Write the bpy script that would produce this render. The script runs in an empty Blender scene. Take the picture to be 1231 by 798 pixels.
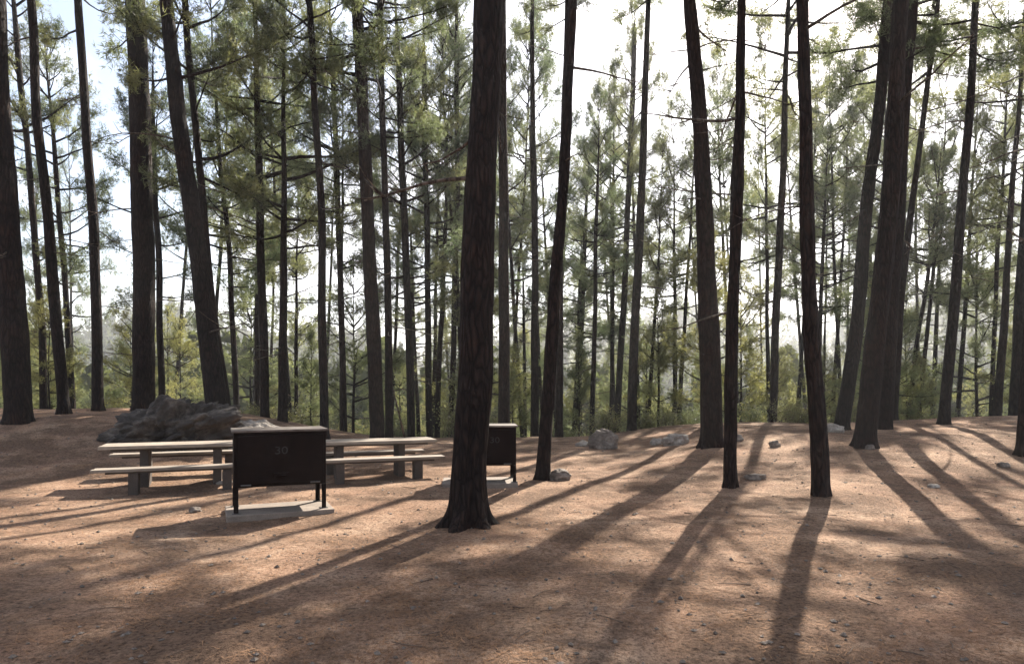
import bpy, math, random
import numpy as np
from mathutils import Vector, Matrix, noise as mnoise

random.seed(7)
rng = np.random.default_rng(11)
scene = bpy.context.scene
C = scene.collection
R = math.radians

# ------------------------------------------------------------------ camera
W0, H0, F, HOR, CX, EYE = 1231.0, 798.0, 800.0, 468.0, 615.5, 1.6
cam_d = bpy.data.cameras.new("camera")
cam = bpy.data.objects.new("camera", cam_d)
C.objects.link(cam)
cam.location = (0, 0, EYE)
cam.rotation_euler = (R(90), 0, 0)
cam_d.sensor_width = 36.0
cam_d.lens = 36.0 * F / W0
cam_d.shift_y = (HOR - H0 / 2) / W0
cam_d.clip_end = 5000
cam_d.clip_start = 0.05
scene.camera = cam

# ------------------------------------------------------------------ sky, sun, exposure
SUN_AZ, SUN_EL = R(25), R(39)
world = bpy.data.worlds.new("World")
scene.world = world
world.use_nodes = True
wn = world.node_tree
wn.nodes.clear()
sky = wn.nodes.new("ShaderNodeTexSky")
sky.sky_type = 'NISHITA'
sky.sun_disc = False
sky.sun_elevation = SUN_EL
sky.sun_rotation = SUN_AZ
sky.air_density = 1.0
sky.dust_density = 1.6
sky.ozone_density = 1.0
bg = wn.nodes.new("ShaderNodeBackground")
bg.inputs['Strength'].default_value = 0.068
wo = wn.nodes.new("ShaderNodeOutputWorld")
tc = wn.nodes.new("ShaderNodeTexCoord")
mp = wn.nodes.new("ShaderNodeMapping")
mp.inputs['Scale'].default_value = (1.0, 1.0, 2.2)
wn.links.new(tc.outputs['Generated'], mp.inputs[0])
cn = wn.nodes.new("ShaderNodeTexNoise")
cn.inputs['Scale'].default_value = 2.1
cn.inputs['Detail'].default_value = 6
cn.inputs['Roughness'].default_value = 0.55
wn.links.new(mp.outputs[0], cn.inputs['Vector'])
cr = wn.nodes.new("ShaderNodeValToRGB")
cr.color_ramp.elements[0].position = 0.48
cr.color_ramp.elements[0].color = (0, 0, 0, 1)
cr.color_ramp.elements[1].position = 0.64
cr.color_ramp.elements[1].color = (0.85, 0.85, 0.85, 1)
wn.links.new(cn.outputs[0], cr.inputs[0])
cm = wn.nodes.new("ShaderNodeMix")
cm.data_type = 'RGBA'
cm.inputs[7].default_value = (8.6, 8.4, 8.8, 1)      # cloud white in the sky's own units
wn.links.new(cr.outputs[0], cm.inputs[0])
wn.links.new(sky.outputs[0], cm.inputs[6])
wn.links.new(cm.outputs[2], bg.inputs[0])
wn.links.new(bg.outputs[0], wo.inputs[0])

sun_vec = Vector((math.sin(SUN_AZ) * math.cos(SUN_EL), math.cos(SUN_AZ) * math.cos(SUN_EL), math.sin(SUN_EL)))
sd = bpy.data.lights.new("sun", 'SUN')
sd.energy = 5.0
sd.angle = R(0.45)
sd.color = (1.0, 0.93, 0.82)
sun = bpy.data.objects.new("sun", sd)
C.objects.link(sun)
sun.rotation_euler = sun_vec.to_track_quat('Z', 'Y').to_euler()
sun.location = sun_vec * 60

scene.view_settings.view_transform = 'Standard'
scene.view_settings.look = 'None'
scene.view_settings.gamma = 1.0
scene.view_settings.exposure = 1.8
scene.view_settings.use_curve_mapping = False
scene.render.engine = 'CYCLES'
scene.cycles.max_bounces = 6
scene.cycles.diffuse_bounces = 3
scene.cycles.transparent_max_bounces = 6
scene.cycles.diffuse_bounces = 3
scene.cycles.use_denoising = True

# ------------------------------------------------------------------ small tools
def sstep(a, b, v):
    t = np.clip((np.asarray(v, float) - a) / (b - a), 0, 1)
    return t * t * (3 - 2 * t)

def ground_smooth(x, y):
    """Height of the bare terrain without fine bumps (vectorised)."""
    x = np.asarray(x, float); y = np.asarray(y, float)
    brow = 21.5 - 0.06 * x + 0.8 * np.sin(x * 0.21 + 0.5)
    z = 0.002 * np.clip(y - 10, 0, 12)
    z = z + 0.95 * sstep(-3.4, -10.5, x) * sstep(10.3, 16.5, y)
    z = z + 0.50 * sstep(2.0, 7.0, x) * sstep(9.0, 16.5, y) + 0.25 * sstep(9, 16, x) * sstep(12, 20, y)
    d = np.clip(y - brow, 0, None)
    drop = -0.20 * (np.sqrt(d * d + 2.0) - math.sqrt(2.0))
    z = z + np.maximum(drop, -15 + 0 * d)
    # far side of the valley: wooded hills
    az = x / np.maximum(np.abs(y), 1)
    ridge = 24 + 44 * sstep(0.32, 0.85, az) + 9 * np.sin(az * 9.0) + 6 * np.sin(az * 23 + 1.0)
    z = z + (ridge + 15) * sstep(95, 380, y) + 0.02 * np.clip(y - 380, 0, 900)
    z = z + 0.05 * np.clip(-y - 6, 0, 200) * 0.1
    return z

def bumps(x, y):
    fade = 1.0 if y < 40 else 0.3
    n = mnoise.noise(Vector((x * 0.35, y * 0.35, 1.7))) * 0.07
    n += mnoise.noise(Vector((x * 1.1, y * 1.1, 4.2))) * 0.028
    n += mnoise.noise(Vector((x * 3.7, y * 3.7, 9.2))) * 0.010
    return n * fade

def gz(x, y):
    return float(ground_smooth(x, y)) + bumps(x, y)

def at(px, py, D):
    return Vector(((px - CX) / F * D, D, EYE + (HOR - py) / F * D))

def foot(px, py, lo=4.0, hi=30.0):
    """Where the ray of a pixel meets the terrain."""
    D = lo
    while D < hi:
        p = at(px, py, D)
        if p.z <= gz(p.x, p.y):
            return p.x, p.y
        D += 0.04
    p = at(px, py, 20.0)
    return p.x, p.y

def mesh_from(name, verts, faces, mats=(), smooth=False, mat_idx=None):
    me = bpy.data.meshes.new(name)
    me.from_pydata([tuple(v) for v in verts], [], [tuple(f) for f in faces])
    for m in mats:
        me.materials.append(m)
    if mat_idx is not None:
        me.polygons.foreach_set('material_index', mat_idx)
    if smooth:
        me.polygons.foreach_set('use_smooth', [True] * len(me.polygons))
    me.update()
    return me

def tri_mesh(name, V, mat):
    """V: (n,3,3) loose triangles, fast path."""
    n = len(V)
    me = bpy.data.meshes.new(name)
    me.vertices.add(n * 3)
    me.vertices.foreach_set('co', V.reshape(-1).astype(np.float32))
    me.loops.add(n * 3)
    me.loops.foreach_set('vertex_index', np.arange(n * 3, dtype=np.int32))
    me.polygons.add(n)
    me.polygons.foreach_set('loop_start', np.arange(0, n * 3, 3, dtype=np.int32))
    me.polygons.foreach_set('loop_total', np.full(n, 3, dtype=np.int32))
    me.materials.append(mat)
    me.update(calc_edges=True)
    return me

def obj(name, me, parent=None, loc=(0, 0, 0), rot=None, scale=None):
    o = bpy.data.objects.new(name, me)
    C.objects.link(o)
    o.location = loc
    if rot is not None:
        o.rotation_euler = rot
    if scale is not None:
        o.scale = scale
    if parent is not None:
        o.parent = parent
    return o

def tag(o, label, cat, group=None, kind=None):
    if label: o['label'] = label
    if cat: o['category'] = cat
    if group: o['group'] = group
    if kind: o['kind'] = kind
    return o

def thing(name, label, cat, loc=(0, 0, 0), rz=0.0, group=None):
    o = bpy.data.objects.new(name, None)
    o.empty_display_size = 0.2
    C.objects.link(o)
    o.location = loc
    o.rotation_euler = (0, 0, rz)
    return tag(o, label, cat, group)

class MB:
    """collects tubes / boxes into one mesh"""
    def __init__(s):
        s.v = []; s.f = []
    def tube(s, pts, rad, seg=6, cap=True):
        pts = [Vector(p) for p in pts]
        base = len(s.v)
        up = Vector((0.13, 0.31, 0.94))
        for i, p in enumerate(pts):
            a = pts[max(i - 1, 0)]; b = pts[min(i + 1, len(pts) - 1)]
            t = (b - a).normalized()
            u = t.cross(up)
            if u.length < 1e-3: u = t.cross(Vector((1, 0, 0)))
            u.normalize(); w = t.cross(u)
            for k in range(seg):
                an = 2 * math.pi * k / seg
                s.v.append(p + (u * math.cos(an) + w * math.sin(an)) * rad[i])
        for i in range(len(pts) - 1):
            for k in range(seg):
                a = base + i * seg + k; b = base + i * seg + (k + 1) % seg
                s.f.append((a, b, b + seg, a + seg))
        if cap:
            s.f.append(tuple(base + k for k in range(seg))[::-1])
            e = base + (len(pts) - 1) * seg
            s.f.append(tuple(e + k for k in range(seg)))
    def box(s, x0, x1, y0, y1, z0, z1):
        b = len(s.v)
        for z in (z0, z1):
            for (x, y) in ((x0, y0), (x1, y0), (x1, y1), (x0, y1)):
                s.v.append(Vector((x, y, z)))
        for f in ((3, 2, 1, 0), (4, 5, 6, 7), (0, 1, 5, 4), (1, 2, 6, 5), (2, 3, 7, 6), (3, 0, 4, 7)):
            s.f.append(tuple(b + i for i in f))
    def mesh(s, name, mat, smooth=False):
        return mesh_from(name, s.v, s.f, [mat], smooth)
    def build(s, name, mat, parent=None, smooth=False, bevel=0.0, seg=2):
        o = obj(name, s.mesh(name, mat, smooth), parent)
        if bevel:
            m = o.modifiers.new('bevel', 'BEVEL'); m.width = bevel; m.segments = seg; m.limit_method = 'ANGLE'
        return o

# ------------------------------------------------------------------ materials
def new_mat(name):
    m = bpy.data.materials.new(name)
    m.use_nodes = True
    nt = m.node_tree
    b = nt.nodes['Principled BSDF']
    return m, nt, b

def ramp(nt, fac, stops):
    r = nt.nodes.new('ShaderNodeValToRGB')
    e = r.color_ramp.elements
    while len(e) < len(stops): e.new(0.5)
    for i, (p, c) in enumerate(stops):
        e[i].position = p
        e[i].color = (*c, 1)
    nt.links.new(fac, r.inputs[0])
    return r.outputs[0]

def noise_tex(nt, vec, scale, detail=4, rough=0.55):
    n = nt.nodes.new('ShaderNodeTexNoise')
    n.inputs['Scale'].default_value = scale
    n.inputs['Detail'].default_value = detail
    n.inputs['Roughness'].default_value = rough
    if vec is not None: nt.links.new(vec, n.inputs['Vector'])
    return n.outputs[0]

def mixc(nt, fac, a, b, mode='MIX'):
    m = nt.nodes.new('ShaderNodeMix')
    m.data_type = 'RGBA'; m.blend_type = mode
    for sock, val in ((m.inputs[0], fac), (m.inputs[6], a), (m.inputs[7], b)):
        if hasattr(val, 'is_output') or isinstance(val, bpy.types.NodeSocket):
            nt.links.new(val, sock)
        elif isinstance(val, tuple):
            sock.default_value = (*val, 1)
        else:
            sock.default_value = val
    return m.outputs[2]

def bump(nt, b, height, strength, dist):
    n = nt.nodes.new('ShaderNodeBump')
    n.inputs['Strength'].default_value = strength
    n.inputs['Distance'].default_value = dist
    nt.links.new(height, n.inputs['Height'])
    nt.links.new(n.outputs[0], b.inputs['Normal'])

def coords(nt, kind='Object', scale=None):
    t = nt.nodes.new('ShaderNodeTexCoord')
    if scale is None: return t.outputs[kind]
    m = nt.nodes.new('ShaderNodeMapping')
    m.inputs['Scale'].default_value = scale
    nt.links.new(t.outputs[kind], m.inputs[0])
    return m.outputs[0]

def geo_pos(nt, scale=None):
    t = nt.nodes.new('ShaderNodeNewGeometry')
    if scale is None: return t.outputs['Position']
    m = nt.nodes.new('ShaderNodeMapping')
    m.inputs['Scale'].default_value = scale
    nt.links.new(t.outputs['Position'], m.inputs[0])
    return m.outputs[0]

def mat_ground():
    m, nt, b = new_mat('ground_duff')
    p = geo_pos(nt)
    big = noise_tex(nt, p, 0.35, 5, 0.6)
    mid = noise_tex(nt, p, 2.3, 6, 0.65)
    fine = noise_tex(nt, p, 28, 5, 0.7)
    grit = noise_tex(nt, p, 95, 3, 0.6)
    c1 = ramp(nt, big, [(0.34, (0.270, 0.150, 0.098)), (0.5, (0.430, 0.268, 0.178)), (0.66, (0.60, 0.43, 0.305))])
    c2 = ramp(nt, mid, [(0.3, (0.180, 0.110, 0.076)), (0.5, (0.380, 0.240, 0.156)), (0.7, (0.58, 0.42, 0.295))])
    c = mixc(nt, 0.5, c1, c2)
    pt = noise_tex(nt, p, 0.8, 7, 0.72)
    c = mixc(nt, ramp(nt, pt, [(0.43, (0, 0, 0)), (0.56, (0.85, 0.85, 0.85))]), c, mixc(nt, fine, (0.078, 0.048, 0.034), (0.27, 0.168, 0.106)))
    f = ramp(nt, fine, [(0.34, (0.30, 0.28, 0.27)), (0.52, (1, 1, 1)), (0.72, (1.3, 1.28, 1.25))])
    c = mixc(nt, 0.85, c, f, 'MULTIPLY')
    g = ramp(nt, grit, [(0.30, (0.45, 0.42, 0.4)), (0.46, (1, 1, 1)), (0.7, (1.15, 1.15, 1.15))])
    c = mixc(nt, 0.7, c, g, 'MULTIPLY')
    sp = noise_tex(nt, p, 46, 2, 0.5)
    c = mixc(nt, 0.8, c, ramp(nt, sp, [(0.28, (0.32, 0.29, 0.27)), (0.40, (1, 1, 1))]), 'MULTIPLY')
    # far slopes are grown over: green with height bands of scrub
    sep = nt.nodes.new('ShaderNodeSeparateXYZ'); nt.links.new(p, sep.inputs[0])
    mr = nt.nodes.new('ShaderNodeMapRange'); mr.inputs[1].default_value = 21; mr.inputs[2].default_value = 30
    nt.links.new(sep.outputs[1], mr.inputs[0])
    scrub = ramp(nt, noise_tex(nt, p, 0.22, 6, 0.7), [(0.3, (0.035, 0.05, 0.022)), (0.55, (0.085, 0.095, 0.042)), (0.75, (0.20, 0.15, 0.085))])
    c = mixc(nt, mr.outputs[0], c, scrub)
    nt.links.new(c, b.inputs['Base Color'])
    b.inputs['Roughness'].default_value = 0.95
    b.inputs['Specular IOR Level'].default_value = 0.15
    add = nt.nodes.new('ShaderNodeMath'); add.operation = 'MULTIPLY_ADD'
    nt.links.new(fine, add.inputs[0]); add.inputs[1].default_value = 1.0; nt.links.new(grit, add.inputs[2])
    bump(nt, b, add.outputs[0], 1.0, 0.035)
    return m

def mat_bark(name='pine_bark', dark=(0.010, 0.007, 0.006), mid=(0.021, 0.0145, 0.0115), pale=(0.034, 0.023, 0.018)):
    m, nt, b = new_mat(name)
    p = coords(nt, 'Object', (1, 1, 0.22))
    v = nt.nodes.new('ShaderNodeTexVoronoi'); v.feature = 'DISTANCE_TO_EDGE'
    v.inputs['Scale'].default_value = 15
    warp = nt.nodes.new('ShaderNodeVectorMath'); warp.operation = 'ADD'
    nz = nt.nodes.new('ShaderNodeTexNoise'); nz.inputs['Scale'].default_value = 6
    nt.links.new(p, nz.inputs['Vector'])
    sc = nt.nodes.new('ShaderNodeVectorMath'); sc.operation = 'SCALE'; sc.inputs['Scale'].default_value = 0.16
    nt.links.new(nz.outputs['Color'], sc.inputs[0])
    nt.links.new(p, warp.inputs[0]); nt.links.new(sc.outputs[0], warp.inputs[1])
    nt.links.new(warp.outputs[0], v.inputs['Vector'])
    n2 = noise_tex(nt, p, 30, 5, 0.7)
    n3 = noise_tex(nt, coords(nt, 'Object'), 1.1, 3, 0.5)
    c = ramp(nt, v.outputs['Distance'], [(0.0, dark), (0.10, mid), (0.35, pale)])
    c = mixc(nt, 0.75, c, ramp(nt, n2, [(0.3, (0.4, 0.4, 0.4)), (0.6, (1.1, 1.05, 1.0))]), 'MULTIPLY')
    c = mixc(nt, 0.6, c, ramp(nt, n3, [(0.3, (0.55, 0.52, 0.52)), (0.52, (1, 1, 1)), (0.72, (1.7, 1.25, 1.0))]), 'MULTIPLY')
    oi = nt.nodes.new('ShaderNodeObjectInfo')
    c = mixc(nt, 0.7, c, ramp(nt, oi.outputs['Random'], [(0, (0.75, 0.78, 0.82)), (1, (1.15, 1.0, 0.92))]), 'MULTIPLY')
    nt.links.new(c, b.inputs['Base Color'])
    b.inputs['Roughness'].default_value = 0.9
    b.inputs['Specular IOR Level'].default_value = 0.2
    mx = nt.nodes.new('ShaderNodeMath'); mx.operation = 'MULTIPLY_ADD'
    cl = nt.nodes.new('ShaderNodeMath'); cl.operation = 'MINIMUM'; cl.inputs[1].default_value = 0.3
    nt.links.new(v.outputs['Distance'], cl.inputs[0])
    nt.links.new(n2, mx.inputs[0]); mx.inputs[1].default_value = 0.18; nt.links.new(cl.outputs[0], mx.inputs[2])
    bump(nt, b, mx.outputs[0], 1.0, 0.06)
    return m

def mat_leaf(name, c0, c1, c2, trans=0.4, vscale=1.3):
    m, nt, b = new_mat(name)
    oi = nt.nodes.new('ShaderNodeObjectInfo')
    p = geo_pos(nt)
    n = noise_tex(nt, p, vscale, 3, 0.6)
    c = ramp(nt, n, [(0.3, c0), (0.52, c1), (0.75, c2)])
    c = mixc(nt, 0.75, c, ramp(nt, oi.outputs['Random'], [(0, (0.72, 0.85, 0.95)), (0.5, (1, 1, 1)), (1, (1.22, 1.10, 0.88))]), 'MULTIPLY')
    nt.links.new(c, b.inputs['Base Color'])
    b.inputs['Roughness'].default_value = 0.5
    b.inputs['Specular IOR Level'].default_value = 0.35
    if name == 'far_foliage': b.inputs['Specular IOR Level'].default_value = 0.0
    tr = nt.nodes.new('ShaderNodeBsdfTranslucent')
    nt.links.new(mixc(nt, 1.0, c, (1.5, 1.55, 1.0), 'MULTIPLY'), tr.inputs[0])
    mx = nt.nodes.new('ShaderNodeMixShader'); mx.inputs[0].default_value = trans
    nt.links.new(b.outputs[0], mx.inputs[1]); nt.links.new(tr.outputs[0], mx.inputs[2])
    nt.links.new(mx.outputs[0], nt.nodes['Material Output'].inputs[0])
    return m

def mat_rock(name, a, bcol, pale):
    m, nt, b = new_mat(name)
    p = coords(nt, 'Object')
    n = noise_tex(nt, p, 2.2, 8, 0.65)
    n2 = noise_tex(nt, p, 18, 6, 0.7)
    st = noise_tex(nt, coords(nt, 'Object', (1, 1, 5)), 3.0, 5, 0.6)
    c = ramp(nt, n, [(0.32, a), (0.52, bcol), (0.72, pale)])
    c = mixc(nt, 0.7, c, ramp(nt, n2, [(0.3, (0.5, 0.5, 0.5)), (0.65, (1.15, 1.15, 1.15))]), 'MULTIPLY')
    c = mixc(nt, 0.5, c, ramp(nt, st, [(0.35, (0.55, 0.52, 0.5)), (0.6, (1.1, 1.1, 1.1))]), 'MULTIPLY')
    nt.links.new(c, b.inputs['Base Color'])
    b.inputs['Roughness'].default_value = 0.88
    ad = nt.nodes.new('ShaderNodeMath'); ad.operation = 'MULTIPLY_ADD'
    nt.links.new(n2, ad.inputs[0]); ad.inputs[1].default_value = 0.3; nt.links.new(st, ad.inputs[2])
    bump(nt, b, ad.outputs[0], 0.8, 0.07)
    return m

def mat_concrete(name, a, c_, rough=0.85):
    m, nt, b = new_mat(name)
    p = coords(nt, 'Object')
    n = noise_tex(nt, p, 3.0, 6, 0.65)
    n2 = noise_tex(nt, p, 60, 4, 0.6)
    c = ramp(nt, n, [(0.3, a), (0.65, c_)])
    c = mixc(nt, 0.6, c, ramp(nt, n2, [(0.3, (0.6, 0.58, 0.55)), (0.55, (1.05, 1.05, 1.05))]), 'MULTIPLY')
    nt.links.new(c, b.inputs['Base Color'])
    b.inputs['Roughness'].default_value = rough
    bump(nt, b, n2, 0.4, 0.006)
    return m

def mat_wood(name, a, c_):
    m, nt, b = new_mat(name)
    p = coords(nt, 'Object', (0.5, 9, 9))
    n = noise_tex(nt, p, 5.0, 7, 0.65)
    st = noise_tex(nt, coords(nt, 'Object'), 2.2, 5, 0.6)
    oi = nt.nodes.new('ShaderNodeObjectInfo')
    c = ramp(nt, n, [(0.3, a), (0.62, c_)])
    c = mixc(nt, 0.6, c, ramp(nt, st, [(0.32, (0.55, 0.5, 0.46)), (0.6, (1.1, 1.08, 1.05))]), 'MULTIPLY')
    c = mixc(nt, 0.8, c, ramp(nt, oi.outputs['Random'], [(0, (0.78, 0.76, 0.74)), (1, (1.15, 1.12, 1.08))]), 'MULTIPLY')
    nt.links.new(c, b.inputs['Base Color'])
    b.inputs['Roughness'].default_value = 0.85
    bump(nt, b, n, 0.5, 0.006)
    return m

def mat_paint(name, a, c_, rough, scale=5, spec=0.3):
    m, nt, b = new_mat(name)
    p = coords(nt, 'Object')
    n = noise_tex(nt, p, scale, 6, 0.7)
    c = ramp(nt, n, [(0.35, a), (0.7, c_)])
    nt.links.new(c, b.inputs['Base Color'])
    b.inputs['Roughness'].default_value = rough
    b.inputs['Specular IOR Level'].default_value = spec
    bump(nt, b, noise_tex(nt, p, 40, 3), 0.15, 0.004)
    return m

M_GROUND = mat_ground()
M_BARK = mat_bark()
M_DEAD = mat_bark('dead_wood', (0.05, 0.04, 0.034), (0.10, 0.08, 0.065), (0.17, 0.145, 0.12))
M_NEEDLE = mat_leaf('pine_needles', (0.072, 0.084, 0.056), (0.122, 0.132, 0.088), (0.190, 0.192, 0.125), 0.6)
M_YOUNG = mat_leaf('young_needles', (0.105, 0.112, 0.066), (0.17, 0.172, 0.10), (0.24, 0.23, 0.135), 0.6)
M_LEAF = mat_leaf('shrub_leaves', (0.085, 0.092, 0.055), (0.15, 0.148, 0.085), (0.22, 0.195, 0.12), 0.5, 2.5)
M_FAR = mat_leaf('far_foliage', (0.045, 0.058, 0.03), (0.075, 0.088, 0.042), (0.11, 0.115, 0.055), 0.3, 0.05)
M_ROCK = mat_rock('boulder_rock', (0.022, 0.017, 0.013), (0.062, 0.049, 0.040), (0.20, 0.168, 0.138))
M_PALE = mat_rock('pale_rock', (0.20, 0.17, 0.14), (0.36, 0.31, 0.26), (0.5, 0.45, 0.39))
M_STONE = mat_rock('brown_stone', (0.085, 0.064, 0.052), (0.185, 0.148, 0.118), (0.33, 0.27, 0.22))
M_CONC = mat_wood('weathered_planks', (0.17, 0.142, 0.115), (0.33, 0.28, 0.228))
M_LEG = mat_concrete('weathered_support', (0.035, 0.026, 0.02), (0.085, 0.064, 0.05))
M_PAD = mat_concrete('pad_concrete', (0.13, 0.10, 0.078), (0.24, 0.19, 0.15))
M_BROWN = mat_paint('brown_painted_steel', (0.008, 0.0045, 0.003), (0.015, 0.008, 0.0055), 0.7, 5, 0.12)
M_TOP = mat_paint('dusty_steel_top', (0.06, 0.045, 0.035), (0.20, 0.165, 0.14), 0.5, 3)
M_STEEL = mat_paint('dull_steel', (0.05, 0.045, 0.04), (0.12, 0.11, 0.10), 0.45)
M_MARK = mat_paint('faded_white_paint', (0.02, 0.018, 0.016), (0.06, 0.056, 0.052), 0.8, 60)
M_LITTER = mat_paint('fallen_needles', (0.16, 0.075, 0.035), (0.36, 0.20, 0.105), 0.9, 0.9)
M_TWIG = mat_paint('fallen_twigs', (0.08, 0.05, 0.035), (0.2, 0.14, 0.10), 0.9, 3)

# ------------------------------------------------------------------ ground: one sheet to the horizon
def axis(lo, hi, step, far, k=1.16):
    a = list(np.arange(lo, hi + 1e-6, step))
    s = step; v = a[-1]
    while v < far[1]:
        s *= k; v += s; a.append(v)
    s = step; v = a[0]; pre = []
    while v > far[0]:
        s *= k; v -= s; pre.append(v)
    return np.array(pre[::-1] + a)

gx = axis(-17, 17, 0.14, (-1500, 1500))
gy = axis(2.5, 26, 0.14, (-900, 1800))
GX, GY = np.meshgrid(gx, gy)
GZ = ground_smooth(GX, GY)
nx, ny = len(gx), len(gy)
V = np.stack([GX, GY, GZ], -1).reshape(-1, 3)
for i in range(len(V)):
    V[i, 2] += bumps(V[i, 0], V[i, 1])
ii = np.arange(nx * ny).reshape(ny, nx)
Fq = np.stack([ii[:-1, :-1], ii[:-1, 1:], ii[1:, 1:], ii[1:, :-1]], -1).reshape(-1, 4)
gme = mesh_from('ground', V.tolist(), Fq.tolist(), [M_GROUND], True)
ground = obj('ground', gme)
ground['kind'] = 'structure'

# ------------------------------------------------------------------ rocks
def rock_mesh(name, dims, seed, mat, sub=4, rough=0.22, strata=0.0, flat=0.0, freq=1.6):
    import bmesh
    bm = bmesh.new()
    bmesh.ops.create_icosphere(bm, subdivisions=sub, radius=1.0)
    off = Vector((seed * 3.1, seed * 1.7, seed * 5.3))
    for v in bm.verts:
        d = v.co.normalized()
        r = 1.0
        r += rough * mnoise.noise(d * freq + off) * 1.6
        r += rough * 0.55 * mnoise.noise(d * freq * 2.7 + off)
        r += rough * 0.25 * mnoise.noise(d * freq * 7 + off)
        # chipped facets
        cell = mnoise.voronoi(d * freq * 1.3 + off)[0]
        r -= rough * 0.9 * max(0.0, 0.45 - cell[0])
        c2 = mnoise.voronoi(d * freq * 2.6 + off)[0]
        r -= rough * 0.55 * max(0.0, 0.16 - (c2[1] - c2[0])) * 3
        r += rough * 0.16 * mnoise.noise(d * freq * 15 + off)
        if strata:
            r += strata * (abs(mnoise.noise(Vector((d.x * 1.6, d.y * 1.6, d.z * 7)) + off)) - 0.2)
            r -= strata * 0.9 * max(0, 0.12 - abs(mnoise.noise(Vector((d.x * 2.2, d.y * 2.2, d.z * 3.4)) + off * 2))) * 6
        p = d * r
        if flat and p.z > flat: p.z = flat + (p.z - flat) * 0.25
        if p.z < -0.55: p.z = -0.55 + (p.z + 0.55) * 0.2
        v.co = Vector((p.x * dims[0] / 2, p.y * dims[1] / 2, p.z * dims[2] / 1.5))
    me = bpy.data.meshes.new(name)
    bm.to_mesh(me); bm.free()
    me.materials.append(mat)
    me.polygons.foreach_set('use_smooth', [True] * len(me.polygons))
    return me

def rock(name, px, py, wpx, hpx, label, mat, seed, depth=0.8, cat='rock', group=None, sub=3, D=None, **k):
    """py = where the rock meets the ground in front"""
    if D is None:
        x, y = foot(px, py)
    else:
        p = at(px, py, D); x, y = p.x, D
    w = wpx / F * y; h = hpx / F * y
    y += w * depth * 0.4
    o = obj(name, rock_mesh(name, (w, w * depth, h * 1.25), seed, mat, sub, **k), None,
            (x, y, gz(x, y) + h * 0.30), (0, 0, k.get('rz', 0)))
    return tag(o, label, cat, group)

# the long low boulder behind the first table
bx, by = -7.55, 14.6
bo = obj('boulder', rock_mesh('boulder', (2.95, 2.0, 1.15), 5, M_ROCK, 6, 0.34, 0.05), None,
         (bx, by, gz(bx, by) + 0.10), (R(3), R(-16), R(-8)))
tag(bo, 'large low craggy dark grey boulder behind the picnic table', 'boulder')
x, y = -5.75, 15.0
tag(obj('boulder', rock_mesh('boulder_b', (1.35, 1.0, 0.62), 9, M_PALE, 5, 0.26, 0.06), None, (x, y, gz(x, y) + 0.27), (0, R(6), 0.3)),
    'pale whitish rock beside the right end of the large boulder', 'rock')
rock('boulder', 729, 540, 35, 20, 'wedge shaped brown boulder at the foot of slender pines', M_STONE, 2, 0.8, sub=5, rough=0.3, freq=1.1)
rock('boulder', 815, 535, 30, 15, 'pale flat topped rock beside the thick pine at the clearing edge', M_PALE, 12, 0.7, sub=4, flat=0.6)
rock('rock', 910, 577, 24, 10, 'flat angular brown stone between two leaning slim pines', M_STONE, 21, 0.6, sub=4, flat=0.3, rough=0.3)
rock('rock', 673, 578, 24, 12, 'dark rounded stone by the foot of the curved pine', M_STONE, 31, 0.7, sub=4)
rock('rock', 790, 535, 16, 7, 'small pale stone beside the flat topped rock', M_PALE, 33, 0.8)
rock('rock', 933, 538, 13, 7, 'small brown stone lying before the shrubs', M_STONE, 36, 0.8)
rock('rock', 702, 537, 20, 6, 'low tan stone next to the wedge shaped boulder', M_PALE, 38, 0.7)
rock('rock', 1005, 520, 26, 9, 'grey stone beside the feet of the clustered pines', M_PALE, 41, 0.7)
rock('rock', 1048, 541, 12, 5, 'little dark stone at the foot of the thickest clustered pine', M_STONE, 44, 0.8)
rock('rock', 885, 531, 22, 8, 'low brown stone behind the slim upright pine', M_STONE, 47, 0.7)
rock('rock', 1210, 562, 16, 5, 'flat dark stone on the bank near the edge pine', M_STONE, 52, 0.7)
rock('rock', 1125, 587, 14, 4, 'flat pale stone lying on open needle litter', M_PALE, 55, 0.7)
rock('rock', 233, 616, 15, 5, 'small brown stone near the locker shadow', M_STONE, 57, 0.8)
rock('rock', 270, 583, 24, 6, 'pale flat slab like stone between table and locker', M_PALE, 61, 0.5, flat=0.3)

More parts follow.
